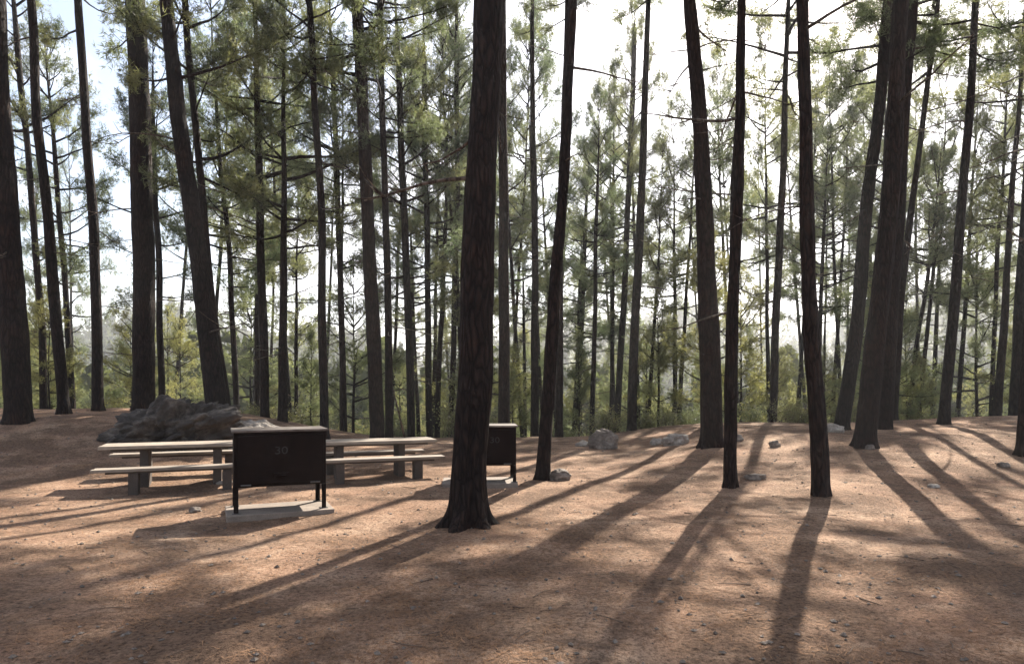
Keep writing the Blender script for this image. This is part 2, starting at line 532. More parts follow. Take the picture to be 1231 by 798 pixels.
# ------------------------------------------------------------------ food lockers on slabs
def locker(px, py, rot, W, D_, zb, zt, label, numx, slab_label, slab):
    x, y = foot(px, py)
    c, s = math.cos(rot), math.sin(rot)
    z0 = min(gz(x + dx * c - dy * s, y + dx * s + dy * c) for dx in (-.6, 0, .6) for dy in (0, .9)) - 0.02
    zmax = max(gz(x + dx * c - dy * s, y + dx * s + dy * c) for dx in (-.6, 0, .6) for dy in (0, .9))
    top = zmax + 0.05
    m = MB(); m.box(-slab[0] / 2, slab[0] / 2, 0, slab[1], z0 - top, 0)
    o = m.build('concrete_slab', M_PAD, bevel=0.012)
    o.location = (x, y, top); o.rotation_euler = (0, 0, rot)
    tag(o, slab_label, 'slab')
    fx = x + slab[2] * c - 0.12 * s; fy = y + slab[2] * s + 0.12 * c
    t = thing('food_locker', label, 'locker', (fx, fy, top + 0.001), rot)
    h = W / 2
    m = MB(); m.box(-h, h, 0.0, D_, zb, zt - 0.03); body = m.build('cabinet', M_BROWN, t, bevel=0.008)
    m = MB(); m.box(-h - 0.025, h + 0.025, -0.03, D_ + 0.02, zt - 0.029, zt); m.build('top_panel', M_TOP, t, bevel=0.006)
    m = MB(); m.box(-h + 0.035, h - 0.035, -0.022, -0.001, zb + 0.035, zt - 0.07); d = m.build('door', M_BROWN, t, bevel=0.006)
    m = MB()
    m.box(-0.09, 0.09, -0.034, -0.0225, zb + 0.10, zb + 0.17)
    m.tube([(-0.06, -0.045, zb + 0.135), (0.06, -0.045, zb + 0.135)], [0.009] * 2, 8)
    m.build('handle', M_BROWN, d)
    for sx in (-1, 1):
        m = MB(); m.tube([(sx * (h - 0.2), -0.024, zb + 0.03), (sx * (h - 0.08), -0.024, zb + 0.03)], [0.012] * 2, 8)
        m.build('hinge', M_STEEL, d)
    for sx in (-1, 1):
        for (ya, yb) in ((0.0, 0.055), (D_ - 0.055, D_)):
            m = MB()
            xa, xb = sorted((sx * h, sx * (h - 0.055)))
            if ya == 0.0:
                m.box(xa, xb, 0.0, 0.008, 0.008, zb - 0.001)
            else:
                m.box(xa, xb, D_ - 0.008, D_, 0.008, zb - 0.001)
            xo = sorted((sx * h, sx * (h - 0.008)))
            y0, y1 = (0.0082, 0.055) if ya == 0.0 else (D_ - 0.055, D_ - 0.0082)
            m.box(xo[0], xo[1], y0, y1, 0.008, zb - 0.001)
            l = m.build('leg', M_BROWN, t)
            m = MB(); xm = sx * (h - 0.03); ym = (ya + yb) / 2
            m.box(xm - 0.05, xm + 0.05, ym - 0.05, ym + 0.05, 0, 0.0075); m.build('foot_plate', M_STEEL, l)
    # stencilled number
    cu = bpy.data.curves.new('number_text', 'FONT')
    cu.body = "30"; cu.size = 0.135; cu.align_x = 'CENTER'; cu.extrude = 0.0008
    tmp = bpy.data.objects.new('tmp_text', cu); C.objects.link(tmp)
    bpy.context.view_layer.update()
    me = bpy.data.meshes.new_from_object(tmp.evaluated_get(bpy.context.evaluated_depsgraph_get()))
    bpy.data.objects.remove(tmp)
    me.materials.clear(); me.materials.append(M_MARK)
    n = obj('number_marking', me, d, (numx, -0.0245, zb + (zt - zb) * 0.57), (R(90), 0, 0))
    n.scale = (1.25, 1, 1)
    return t

locker(339, 622, R(24), 1.12, 0.62, 0.32, 1.04, 'dark brown steel food locker on legs standing in the open', 0.0,
       'grey concrete slab under the food locker standing in the open', (1.30, 0.82, 0.0))
locker(577, 587, R(4), 0.98, 0.62, 0.27, 0.92, 'dark brown steel food locker half hidden behind the thick trunk', 0.14,
       'grey concrete slab under the food locker behind the thick trunk', (1.22, 0.80, 0.10))

# ------------------------------------------------------------------ concrete tables and benches
def planks(parent, hl, y0, y1, z0, z1, k):
    q = random.Random(k * 7 + int(hl * 10))
    m = MB(); m.box(-hl + q.uniform(0, 0.03), hl - q.uniform(0, 0.03), y0, y1, z0, z1 - q.uniform(0, 0.006))
    return m.build('plank', M_CONC, parent, bevel=0.007)

def table_set(cx, cy, rot, where):
    c, s = math.cos(rot), math.sin(rot)
    def place(o, dx, dy):
        x, y = cx + dx * c - dy * s, cy + dx * s + dy * c
        zz = min(gz(x + u * c, y + u * s) for u in (-0.6, 0, 0.6))
        o.location = (x, y, zz - 0.015); o.rotation_euler = (0, 0, rot)
    t = thing('picnic_table', f'weathered plank picnic table on two dark pedestals {where}', 'table')
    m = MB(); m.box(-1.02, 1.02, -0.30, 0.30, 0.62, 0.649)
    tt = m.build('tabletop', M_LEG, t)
    for k in range(4):
        planks(tt, 1.2, -0.37 + 0.185 * k + 0.004, -0.37 + 0.185 * (k + 1) - 0.004, 0.65, 0.71, k)
    for sx in (-0.55, 0.55):
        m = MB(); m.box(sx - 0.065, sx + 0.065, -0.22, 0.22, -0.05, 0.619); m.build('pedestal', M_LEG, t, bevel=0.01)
    place(t, 0, 0.55)
    for dy, lab in ((-0.22, 'clearing side'), (1.32, 'boulder side')):
        b = thing('plank_bench', f'plank bench on the {lab} of the table {where}', 'bench')
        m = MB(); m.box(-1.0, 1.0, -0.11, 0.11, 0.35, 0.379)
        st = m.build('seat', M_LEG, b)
        for k in range(2):
            planks(st, 1.2, -0.16 + 0.16 * k + 0.004, -0.16 + 0.16 * (k + 1) - 0.004, 0.38, 0.43, k + 5)
        for sx in (-0.62, 0.72):
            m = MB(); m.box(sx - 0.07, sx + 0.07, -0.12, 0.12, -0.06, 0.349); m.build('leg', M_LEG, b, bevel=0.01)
        place(b, 0.0, dy)

table_set(-5.42, 10.85, R(22), 'in front of the large boulder')
table_set(-2.42, 11.70, R(21), 'beside the twin stemmed pine')

# ------------------------------------------------------------------ crowns
def tufts_to_tris(P, Dv, n_needles, length, width, spread, r):
    n = len(P)
    P = np.repeat(P, n_needles, 0); Dd = np.repeat(Dv, n_needles, 0)
    d = Dd * (1 - spread) + r.normal(size=P.shape) * spread
    d /= np.linalg.norm(d, axis=1, keepdims=True) + 1e-9
    side = np.cross(d, r.normal(size=P.shape)); side /= np.linalg.norm(side, axis=1, keepdims=True) + 1e-9
    L = length * r.uniform(0.65, 1.15, (len(P), 1)); w = width * r.uniform(0.7, 1.2, (len(P), 1)) / 2
    o = P + r.normal(size=P.shape) * length * 0.16
    tip = o + d * L - np.array([0, 0, 1.0]) * L * 0.12
    T = np.stack([o - side * w, o + side * w, tip], 1)
    return T

def limb_curve(p0, az, el, L, r, curl=0.35, n=6):
    pts = []
    p = np.array(p0, float); e = el
    a = az
    for i in range(n + 1):
        pts.append(p.copy())
        st = L / n
        p = p + st * np.array([math.cos(a) * math.cos(e), math.sin(a) * math.cos(e), math.sin(e)])
        e += curl / n + r.normal() * 0.07
        a += r.normal() * 0.10
    return np.array(pts)

def crown_mesh(name, seed, H=10.0, Rm=2.5, nlimb=34, tuft_n=2300, needle=(0.15, 0.020, 7), prof=0.3,
               el0=-0.12, el1=0.9, mat=None, trunk_r=0.09, skip=0.0, inner=0.35):
    r = np.random.default_rng(seed)
    mb = MB()
    P, Dv = [], []
    az = r.uniform(0, 6.28)
    zs = np.sort(r.uniform(0, 1, nlimb) ** 0.95)
    lens = []
    for t in zs:
        k = (min(1, (t + 0.12) / (prof + 0.12)) ** 0.7) * (max(0.0, (1 - t)) ** 0.62 + 0.12)
        lens.append(Rm * k * r.uniform(0.55, 1.18))
    per = np.array([l ** 1.3 for l in lens]); per = per / per.sum() * tuft_n
    for t, L, cnt in zip(zs, lens, per):
        az += 2.4 + r.normal() * 0.5
        if r.random() < skip: continue
        el = el0 + (el1 - el0) * t + r.normal() * 0.12
        pts = limb_curve((0, 0, t * H), az, el, L, r)
        rad = np.linspace(0.014 + 0.012 * L, 0.006, len(pts))
        mb.tube([tuple(p) for p in pts], list(rad), 4, False)
        nsub = max(4, int(cnt / 11))
        for j in range(nsub):
            u = inner + (1 - inner) * r.uniform(0, 1) ** 0.8
            f = u * (len(pts) - 1); i = min(int(f), len(pts) - 2); w = f - i
            b = pts[i] * (1 - w) + pts[i + 1] * w
            dr = pts[i + 1] - pts[i]; dr /= np.linalg.norm(dr)
            a2 = math.atan2(dr[1], dr[0]) + r.choice([-1, 1]) * r.uniform(0.3, 1.15)
            l2 = L * (0.16 + 0.22 * (1 - u)) * r.uniform(0.6, 1.3) + 0.12
            sp = limb_curve(b, a2, el + r.normal() * 0.35 + 0.15, l2, r, 0.5, 3)
            mb.tube([tuple(p) for p in sp], [0.008, 0.006, 0.005, 0.004], 3, False)
            m = max(3, int(cnt / nsub + 0.5))
            for q in range(m):
                v = 0.25 + 0.8 * (q + r.random()) / m
                g = min(v, 1.0) * 3; a = min(int(g), 2); ww = g - a
                pt = sp[a] * (1 - ww) + sp[a + 1] * ww
                dd = sp[a + 1] - sp[a]; dd = dd / np.linalg.norm(dd)
                P.append(pt + r.normal(size=3) * 0.10); Dv.append(dd + np.array([0, 0, 0.25]))
    P = np.array(P); Dv = np.array(Dv); Dv /= np.linalg.norm(Dv, axis=1, keepdims=True)
    T = tufts_to_tris(P, Dv, needle[2], needle[0], needle[1], 0.55, r)
    nv = len(mb.v); verts = np.array([tuple(v) for v in mb.v])
    # limbs (quads -> tris) and needles in one mesh
    lf = []
    for f in mb.f:
        lf.append((f[0], f[1], f[2])); lf.append((f[0], f[2], f[3]))
    LT = verts[np.array(lf)]
    allT = np.concatenate([LT, T], 0)
    me = tri_mesh(name, allT, M_BARK)
    me.materials.append(mat or M_NEEDLE)
    idx = np.ones(len(allT), dtype=np.int32); idx[:len(LT)] = 0
    me.polygons.foreach_set('material_index', idx)
    return me

CROWNS = [crown_mesh('pine_crown_%d' % i, 100 + i, tuft_n=4300 + 350 * (i % 3), Rm=2.8 + 0.18 * (i % 4),
                     nlimb=36 + 3 * (i % 4), prof=0.2 + 0.06 * (i % 4), skip=0.12, inner=0.45) for i in range(7)]
YOUNG = [crown_mesh('young_crown_%d' % i, 300 + i, H=5.0, Rm=1.35 + 0.15 * i, nlimb=34, tuft_n=2200, needle=(0.13, 0.018, 7),
                    prof=0.12, el0=0.05, el1=1.0, mat=M_YOUNG, inner=0.25, skip=0.05) for i in range(4)]

def dead_mesh(name, seed):
    r = np.random.default_rng(seed)
    mb = MB()
    L = r.uniform(0.9, 2.0)
    pts = limb_curve((0, 0, 0), 0, r.uniform(-0.35, 0.3), L, r, r.uniform(-0.5, 0.5), 6)
    mb.tube([tuple(p) for p in pts], list(np.linspace(0.022, 0.006, 7)), 5)
    for k in range(int(r.integers(2, 5))):
        i = int(r.integers(2, 6))
        sp = limb_curve(pts[i], r.choice([-1, 1]) * r.uniform(0.4, 1.0), r.uniform(-0.5, 0.5), L * r.uniform(0.2, 0.4), r, 0.3, 3)
        mb.tube([tuple(p) for p in sp], [0.010, 0.007, 0.005, 0.003], 4)
    return mb.mesh(name, M_DEAD, True)
DEAD = [dead_mesh('dead_branch_%d' % i, 500 + i) for i in range(8)]

# ------------------------------------------------------------------ trunks
def trunk_mesh(name, pts, radf, z0, seg, rings, flare, relief, seed):
    """pts: axis (z sorted ascending) -> callable; radius by z; root flare near z0"""
    zs_ = np.array([p[2] for p in pts]); xs_ = np.array([p[0] for p in pts]); ys_ = np.array([p[1] for p in pts])
    zt = zs_[-1]
    h = (np.linspace(0, 1, rings) ** 1.6) * (zt - zs_[0]) + zs_[0]
    cx = np.interp(h, zs_, xs_); cy = np.interp(h, zs_, ys_)
    rr = np.array([radf(z) for z in h])
    verts = []; faces = []
    off = Vector((seed * 1.37, seed * 0.71, seed * 2.1))
    nl = random.choice([4, 5, 6]); ph = random.uniform(0, 6.28)
    for i in range(rings):
        hh = h[i] - z0
        fl = flare * 1.15 * math.exp(-max(hh, 0) / 0.13) + flare * 0.14 * math.exp(-max(hh, 0) / 0.6)
        for k in range(seg):
            a = 2 * math.pi * k / seg
            r = rr[i]
            lobe = 0.55 + 0.45 * math.cos(nl * a + ph + 0.8 * math.sin(2 * a)) + 0.35 * mnoise.noise(Vector((math.cos(a) * 2, math.sin(a) * 2, 0)) + off)
            r *= 1 + fl * max(lobe, 0.05)
            if relief:
                q = Vector((math.cos(a) * 4.2, math.sin(a) * 4.2, h[i] * 0.9)) + off
                r += relief * (abs(mnoise.noise(q)) * 1.6 - 0.25 + 0.7 * mnoise.noise(q * 2.6))
            r += rr[i] * 0.10 * mnoise.noise(Vector((math.cos(a) * 0.8, math.sin(a) * 0.8, h[i] * 0.8)) + off)
            verts.append((cx[i] + math.cos(a) * r, cy[i] + math.sin(a) * r, h[i]))
    for i in range(rings - 1):
        for k in range(seg):
            a = i * seg + k; b = i * seg + (k + 1) % seg
            faces.append((a, b, b + seg, a + seg))
    faces.append(tuple((rings - 1) * seg + k for k in range(seg)))
    faces.append(tuple(range(seg))[::-1])
    return mesh_from(name, verts, faces, [M_BARK], True)

NTREE = [0]
def pine(trace, widths, label, D=None, base=None, height=20.0, crown=0.45, cs=1.0, group=None, near=False, ndead=5, flare=0.5, name='pine_tree', dense=1, var=None):
    """trace: pixels of the trunk axis from top to foot; widths: (foot px, top px)"""
    i = NTREE[0]; NTREE[0] += 1
    random.seed(1000 + i)
    if base is not None:
        x, y = foot(*base); D = y
    fx, fy = trace[-1]
    x0 = (fx - CX) / F * D
    z0 = gz(x0, D)
    P = [at(px, py, D) for (px, py) in trace][::-1]            # foot first
    P = [p for p in P if p.z > z0 + 0.25]
    if P:
        sl = (P[0].x - (P[1].x if len(P) > 1 else P[0].x)) / max(0.3, ((P[1].z if len(P) > 1 else P[0].z + 1) - P[0].z)) 
        xb = P[0].x + sl * (P[0].z - z0) * 0.6 if base is None else x0
    else:
        xb = x0
    root = thing(name, label, 'tree', (xb, D, z0), 0, group)
    ax = [Vector((xb, D, z0 - 0.25))] + P
    # carry on above the picture, easing to the vertical
    top = z0 + height
    if len(P) >= 2:
        a, b = P[max(0, len(P) - 3)], P[-1]
        dx = (b.x - a.x) / max(0.5, b.z - a.z)
    else:
        dx = 0.0
    p = ax[-1].copy()
    dxx = max(-0.12, min(0.12, dx)); dyy = random.uniform(-0.03, 0.03)
    while p.z < top:
        st = min(1.5, top - p.z + 1e-3)
        p = p + Vector((dxx * st, dyy * st, st)); dxx *= 0.9
        ax.append(p.copy())
    # smooth resample + slight wander
    zz = np.linspace(ax[0].z, ax[-1].z, 60)
    X = np.interp(zz, [q.z for q in ax], [q.x for q in ax]); Y = np.interp(zz, [q.z for q in ax], [q.y for q in ax])
    ker = np.array([1, 2, 3, 2, 1.]) / 9
    Xs = np.convolve(np.pad(X, 2, 'edge'), ker, 'valid'); Xs[0] = X[0]
    wob = np.array([mnoise.noise(Vector((i * 7.7, z * 0.35, 3.3))) for z in zz]) * 0.05
    Ys = Y + np.array([mnoise.noise(Vector((i * 3.7, z * 0.3, 8.3))) for z in zz]) * 0.10
    Xs = Xs + wob
    axis_pts = np.stack([Xs - xb, Ys - D, zz - z0], 1)
    wf = widths[0] / F * D / 2 * 0.9; wt = widths[1] / F * D / 2 * 0.92
    z_top_trace = max(at(0, trace[0][1], D).z - z0, 1.0)
    def radf(z):
        if z < z_top_trace:
            return wf + (wt - wf) * max(0, z) / z_top_trace
        u = (z - z_top_trace) / max(0.1, height - z_top_trace)
        return max(0.018, wt * max(0.0, 1 - u) ** 0.9)
    me = trunk_mesh('trunk', axis_pts, radf, 0.0, 40 if near else 12, 150 if near else 34, flare, 0.016 if near else 0.0, i * 1.9)
    obj('trunk', me, root)
    # crown
    def apt(z):
        return Vector((np.interp(z, axis_pts[:, 2], axis_pts[:, 0]), np.interp(z, axis_pts[:, 2], axis_pts[:, 1]), z))
    if crown is not None:
        hb = height * crown
        a, b = apt(hb), apt(height)
        q = (b - a).to_track_quat('Z', 'Y')
        L = (b - a).length + 0.5
        cm = CROWNS[(i * 3 + 1) % len(CROWNS) if var is None else var]
        o = obj('crown', cm, root, a)
        o.rotation_mode = 'QUATERNION'
        o.rotation_quaternion = q @ Matrix.Rotation(random.uniform(0, 6.28), 3, 'Z').to_quaternion()
        o.scale = (cs * 1.0, cs * 1.0, L / 10.0)
        lo, hi = max(1.5, hb * 0.30), hb
        for k in range(ndead):
            z = random.uniform(lo, hi)
            d = obj('dead_branch', random.choice(DEAD), root, apt(z), (0, 0, random.uniform(0, 6.28)))
            sc = random.uniform(0.6, 1.3) * (0.7 + 0.3 * cs); d.scale = (sc, sc, sc)
    return root

SL = 'slender dark pine in the crowd of trees beyond the far edge of the clearing'
SG = 'slender pines on the slope beyond the clearing'
# --- pines standing on the clearing and its rim
pine([(586, 0), (582, 130), (576, 270), (573, 400), (567, 500), (561, 580), (560, 628)], (47, 36),
     'thickest pine with flaring roots standing alone in front of a food locker', base=(560, 632), height=24, crown=0.5, cs=1.15, near=True, flare=0.75, ndead=3)
pine([(687, 0), (682, 100), (676, 250), (668, 350), (661, 450), (650, 576)], (18, 10),
     'slim curved pine leaning over the dark rounded stone', base=(650, 577), height=19, crown=0.52, cs=0.9, near=True, flare=0.35)
pine([(830, 0), (840, 130), (848, 270), (851, 350), (855, 450), (858, 535)], (29, 15),
     'stout pine beside the pale flat topped rock', base=(858, 537), height=22, crown=0.52, cs=1.4, near=True, flare=0.4)
pine([(893, 0), (888, 150), (884, 270), (880, 400), (874, 583)], (16, 10),
     'slim upright pine beside the flat angular brown stone', base=(874, 585), height=19, crown=0.5, cs=1.25, near=True, flare=0.4)
pine([(964, 0), (968, 150), (969, 300), (973, 400), (980, 500), (989, 594)], (22, 13),
     'slightly bowed pine casting a long shadow across bare litter', base=(989, 596), height=21, crown=0.5, cs=1.35, near=True, flare=0.2)
pine([(1070, 0), (1058, 120), (1045, 230), (1035, 330), (1025, 420), (1010, 515)], (18, 12),
     'leaning pine with bare foot beside the grey stone', base=(1010, 517), height=20, crown=0.42, cs=0.8, flare=0.35, near=True)
pine([(1085, 0), (1076, 150), (1064, 300), (1050, 420), (1036, 535)], (26, 18),
     'thickest of the clustered leaning pines with a little dark stone at its foot', base=(1036, 537), height=23, crown=0.45, cs=1.4, near=True, flare=0.35)
pine([(1096, 0), (1083, 180), (1078, 280), (1070, 380), (1062, 515)], (19, 12),
     'dark leaning pine just behind the thickest clustered pine', base=(1062, 516), height=22, crown=0.5, cs=1.35, flare=0.25)
pine([(1121, 60), (1108, 160), (1093, 263), (1082, 370), (1070, 512)], (10, 6),
     'thin pine leaning out from behind the clustered pines', D=21.5, height=21, crown=0.5, cs=1.45)
pine([(1175, 0), (1168, 90), (1160, 200), (1152, 300), (1143, 400), (1134, 508)], (14, 8),
     'single slim pine on top of the bank with open space around it', base=(1134, 510), height=21, crown=0.5, cs=1.2, flare=0.3)
pine([(1262, 0), (1247, 250), (1235, 420), (1228, 545)], (17, 14),
     'pine at the top of the litter bank beside the flat dark stone', base=(1228, 547), height=21, crown=0.5, flare=0.4, near=True)
pine([(-6, 0), (-2, 120), (9, 270), (18, 400), (24, 505)], (31, 25),
     'stout pine on the orange bank beyond the tables', base=(24, 508), height=23, crown=0.45, cs=1.1, near=True, flare=0.25)
pine([(36, 0), (46, 140), (60, 270), (70, 400), (77, 500)], (14, 10),
     'middling pine leaning beside the stout pine on the bank', base=(77, 498), height=20, crown=0.55, cs=0.85)
pine([(92, 0), (104, 150), (112, 270), (116, 400), (118, 490)], (14, 9),
     'straight slim pine on the bank between boulder and leaning pine', base=(118, 489), height=20, crown=0.52, cs=0.85)
pine([(162, 0), (168, 150), (172, 270), (174, 400), (174, 488)], (28, 23),
     'stout straight pine rising right behind the large boulder', base=(174, 489), height=24, crown=0.45, cs=1.15, near=True, flare=0.2)
pine([(200, 0), (215, 150), (232, 270), (246, 380), (262, 485)], (27, 16),
     'strongly leaning pine behind the right end of the large boulder', D=17.0, height=21, crown=0.38, cs=1.05, near=True, flare=0.3)
pine([(222, 0), (232, 120), (245, 270), (258, 390), (272, 490)], (11, 8),
     'thin pine leaning alongside the strongly leaning pine', D=19.5, height=18, crown=0.36, cs=0.9)
pine([(429, 0), (437, 150), (443, 270), (450, 400), (456, 522)], (19, 14),
     'thicker stem of the twin pine behind the second table', D=19.5, height=21, crown=0.48, cs=1.05, near=True, flare=0.35)
pine([(457, 0), (460, 120), (463, 200), (466, 300), (467, 420), (467, 522)], (11, 7),
     'thinner stem of the twin pine behind the second table', D=19.9, height=18, crown=0.48, cs=0.85)
pine([(371, 0), (380, 150), (386, 270), (388, 400), (389, 522)], (12, 8),
     'straight slim pine seen beside the open food locker', D=19.0, height=18, crown=0.5, cs=0.85)
pine([(604, 0), (605, 200), (606, 400), (607, 525)], (16, 10),
     'straight pine directly behind the half hidden food locker', D=20.0, height=21, crown=0.62, cs=0.85)

# --- slender pines on the slope behind: foot hidden by the rim
slope = [
    ([(20, 40), (42, 270), (50, 400), (56, 500)], 9, 24), ([(66, 200), (74, 290), (82, 400), (88, 492)], 8, 26),
    ([(186, 180), (189, 270), (192, 380), (196, 490)], 9, 25), ([(264, 190), (273, 270), (279, 380), (285, 495)], 8, 26),
    ([(311, 150), (313, 270), (317, 400), (321, 505)], 12, 22), ([(341, 340), (340, 420), (338, 508)], 13, 21.5),
    ([(357, 400), (355, 515)], 6, 30), ([(400, 90), (407, 270), (411, 390), (413, 525)], 9, 24), ([(411, 390), (405, 525)], 7, 25),
    ([(479, 90), (487, 270), (492, 400), (497, 525)], 11, 23), ([(495, 320), (499, 420), (503, 528)], 6, 33),
    ([(510, 100), (513, 270), (515, 400), (516, 528)], 9, 25), ([(534, 300), (530, 400), (526, 528)], 8, 27),
    ([(549, 50), (549, 250), (545, 420), (541, 528)], 8, 27), ([(629, 370), (632, 535)], 5, 36),
    ([(641, 200), (643, 310), (643, 400), (645, 535)], 11, 23.5), ([(678, 160), (673, 280), (672, 400), (676, 537)], 11, 22.5),
    ([(697, 340), (695, 400), (689, 532)], 6, 33), ([(704, 280), (698, 410), (692, 533)], 8, 33), ([(717, 270), (714, 400), (708, 537)], 7, 26),
    ([(734, 330), (736, 430), (739, 525)], 5, 36), ([(763, 40), (757, 200), (752, 330), (747, 420), (741, 530)], 9, 31),
    ([(774, 150), (768, 300), (763, 400), (757, 536)], 13, 22.5), ([(788, 370), (783, 450), (778, 532)], 6, 32),
    ([(811, 370), (811, 440), (811, 525)], 7, 34), ([(943, 140), (938, 300), (932, 400), (926, 522)], 11, 23.5),
    ([(990, 280), (987, 360), (984, 440), (983, 510)], 6, 27), ([(1117, 320), (1104, 400), (1092, 515)], 6, 30),
    ([(1125, 300), (1116, 380), (1103, 512)], 6, 31), ([(1211, 330), (1206, 400), (1199, 503)], 11, 24), ([(1232, 250), (1226, 350), (1218, 503)], 15, 22.5),
]
slope += [([(831, 0), (840, 130), (848, 270), (853, 400), (857, 530)], 12, 21.3), ([(891, 0), (884, 200), (878, 400), (876, 530)], 11, 20.6)]
OWN = {
    0: 'thin pine between the stout bank pine and its leaning neighbour',
    1: 'thin pine between the leaning bank pine and the straight slim one',
    2: 'thin pine half hidden by the stout pine behind the boulder',
    3: 'thin pine just past the strongly leaning pine, above the pale whitish rock',
    4: 'middling pine rising behind the pale whitish rock',
    5: 'short dark pine trunk directly behind the open food locker',
    7: 'thin pine between the straight slim pine and the twin pine',
    9: 'thin straight pine just past the leaning dead pole',
    13: 'thin pine close behind the thickest trunk, on its table side',
    15: 'slim pine behind the rim between half hidden locker and curved pine',
    16: 'slim pine right behind the slim curved pine',
    21: 'thin pine directly behind the wedge shaped boulder',
    22: 'slim pine at the edge of the wedge shaped boulder, taller than its neighbour',
    24: 'thin pine rising behind the pale flat topped rock',
    25: 'slim leaning pine among shrubs behind the small brown stone',
    26: 'dead looking thin pine close behind the slightly bowed pine',
    29: 'slim pine behind the litter bank with a thicker neighbour',
    30: 'thicker of the two pines behind the litter bank',
}
for k, (tr, w, D) in enumerate(slope):
    random.seed(40 + k)
    topz = at(0, tr[0][1], D).z
    h = max(topz - gz((tr[-1][0] - CX) / F * D, D) + random.uniform(2.0, 5.0), random.uniform(14, 19))
    if w <= 6: h = min(h, random.uniform(11, 14)) if tr[0][1] > 250 else h
    own = OWN.get(k)
    cs_ = 0.74 + 0.02 * w
    if 620 < tr[-1][0] < 790 and D < 29: cs_ *= 0.62; h = max(13, topz - gz((tr[-1][0] - CX) / F * D, D) + 2.5) if D > 24 else 22.5
    cb = random.uniform(0.26, 0.44)
    if 620 < tr[-1][0] < 790 and D <= 24: cb = 0.62; cs_ = 1.25 if tr[-1][0] > 740 else 0.8
    if tr[-1][0] > 830 and D < 26: h = random.uniform(21, 24); cb = random.uniform(0.45, 0.55); cs_ = 1.3
    if k == 21: h = topz - gz((tr[-1][0] - CX) / F * D, D) + 0.6; cs_ = 0.55; cb = 0.4
    if k >= 31: h = 24; cb = 0.56; cs_ = 1.5
    pine(tr, (w, w * 0.72), own or SL, D=D, height=h, crown=cb, cs=cs_, group=None if own else SG, ndead=6, flare=0.2)

# fillers deeper on the slope and out of frame on both sides
random.seed(5)
fill = []
tries = 0
while len(fill) < 46 and tries < 5000:
    tries += 1
    D = random.uniform(27, 62)
    px = random.uniform(-160, 1390)
    if 640 < px < 840 and D < 37: continue
    if px < 230 and (D < 36 or random.random() < 0.5): continue
    if 890 < px < 1010 and D < 42: continue
    X = (px - CX) / F * D
    if all((X - a) ** 2 + (D - b) ** 2 > 7 for a, b in fill):
        fill.append((X, D))
fill += [((p_ - CX) / F * d_, d_) for p_, d_ in ((735, 32), (768, 35), (815, 33), (925, 33), (958, 37), (1000, 35), (612, 33), (628, 31), (652, 34), (668, 37), (520, 32), (560, 34), (470, 33), (350, 31), (300, 30), (250, 33), (1050, 31), (1120, 34), (1190, 30), (1225, 28))]
for k, (X, D) in enumerate(fill):
    px = CX + X / D * F
    random.seed(300 + k)
    l = random.uniform(-18, 18)
    pine([(px + l, 300), (px, 520)], (random.uniform(0.2, 0.3) / D * F, random.uniform(0.14, 0.19) / D * F), SL, D=D, height=min(28, random.uniform(0.48, 0.62) * D + 2),
         crown=random.uniform(0.3, 0.45), cs=random.uniform(0.85, 1.1), group=SG, ndead=3, flare=0.2)

# pines beside the frame whose shade falls into it
for (X, D, h) in ((13.5, 9.0, 20), (17.5, 14.5, 21), (20.5, 20, 22), (17.0, 20.5, 23), (24, 25, 23), (22, 15, 22), (-14.5, 11, 21), (-18, 16, 20)):
    px = CX + X / D * F
    pine([(px, 100), (px, 500)], (0.42 / D * F, 0.34 / D * F), 'pine standing beside the clearing on the flank', D=D, height=h, crown=0.45,
         cs=1.05, group='pines flanking the clearing', ndead=3, flare=0.3)

# ------------------------------------------------------------------ young pines
def young(X, D, h, k):
    z = gz(X, D)
    t = thing('young_pine', 'young bushy pine with low branches among the trunks beyond the clearing', 'tree', (X, D, z), random.uniform(0, 6.28), 'young pines on the slope')
    m = MB()
    n = 8
    m.tube([(0.03 * math.sin(i * 1.3), 0.03 * math.cos(i), -0.2 + (h + 0.1) * i / n) for i in range(n + 1)],
           [max(0.012, 0.05 * h / 5 * (1 - i / (n + 0.5))) for i in range(n + 1)], 7)
    m.build('trunk', M_BARK, t, True)
    o = obj('crown', YOUNG[k % 4], t, (0, 0, 0.12 * h))
    s = h * 0.88 / 5.0
    o.scale = (s * random.uniform(0.8, 1.1),) * 2 + (s,)
random.seed(77)
pts = []
tries = 0
while len(pts) < 74 and tries < 6000:
    tries += 1
    D = random.uniform(23.5, 48)
    px = random.uniform(-60, 1290)
    X = (px - CX) / F * D
    if all((X - a) ** 2 + (D - b) ** 2 > 3.0 for a, b in pts):
        pts.append((X, D))
for k, (X, D) in enumerate(pts):
    px = CX + X / D * F
    h = random.uniform(3.5, 7.5)
    if D > 30: h = random.uniform(5, 10)
    if 60 < px < 160 or 440 < px < 500 or 960 < px < 1010: h *= 0.55
    young(X, D, h, k)

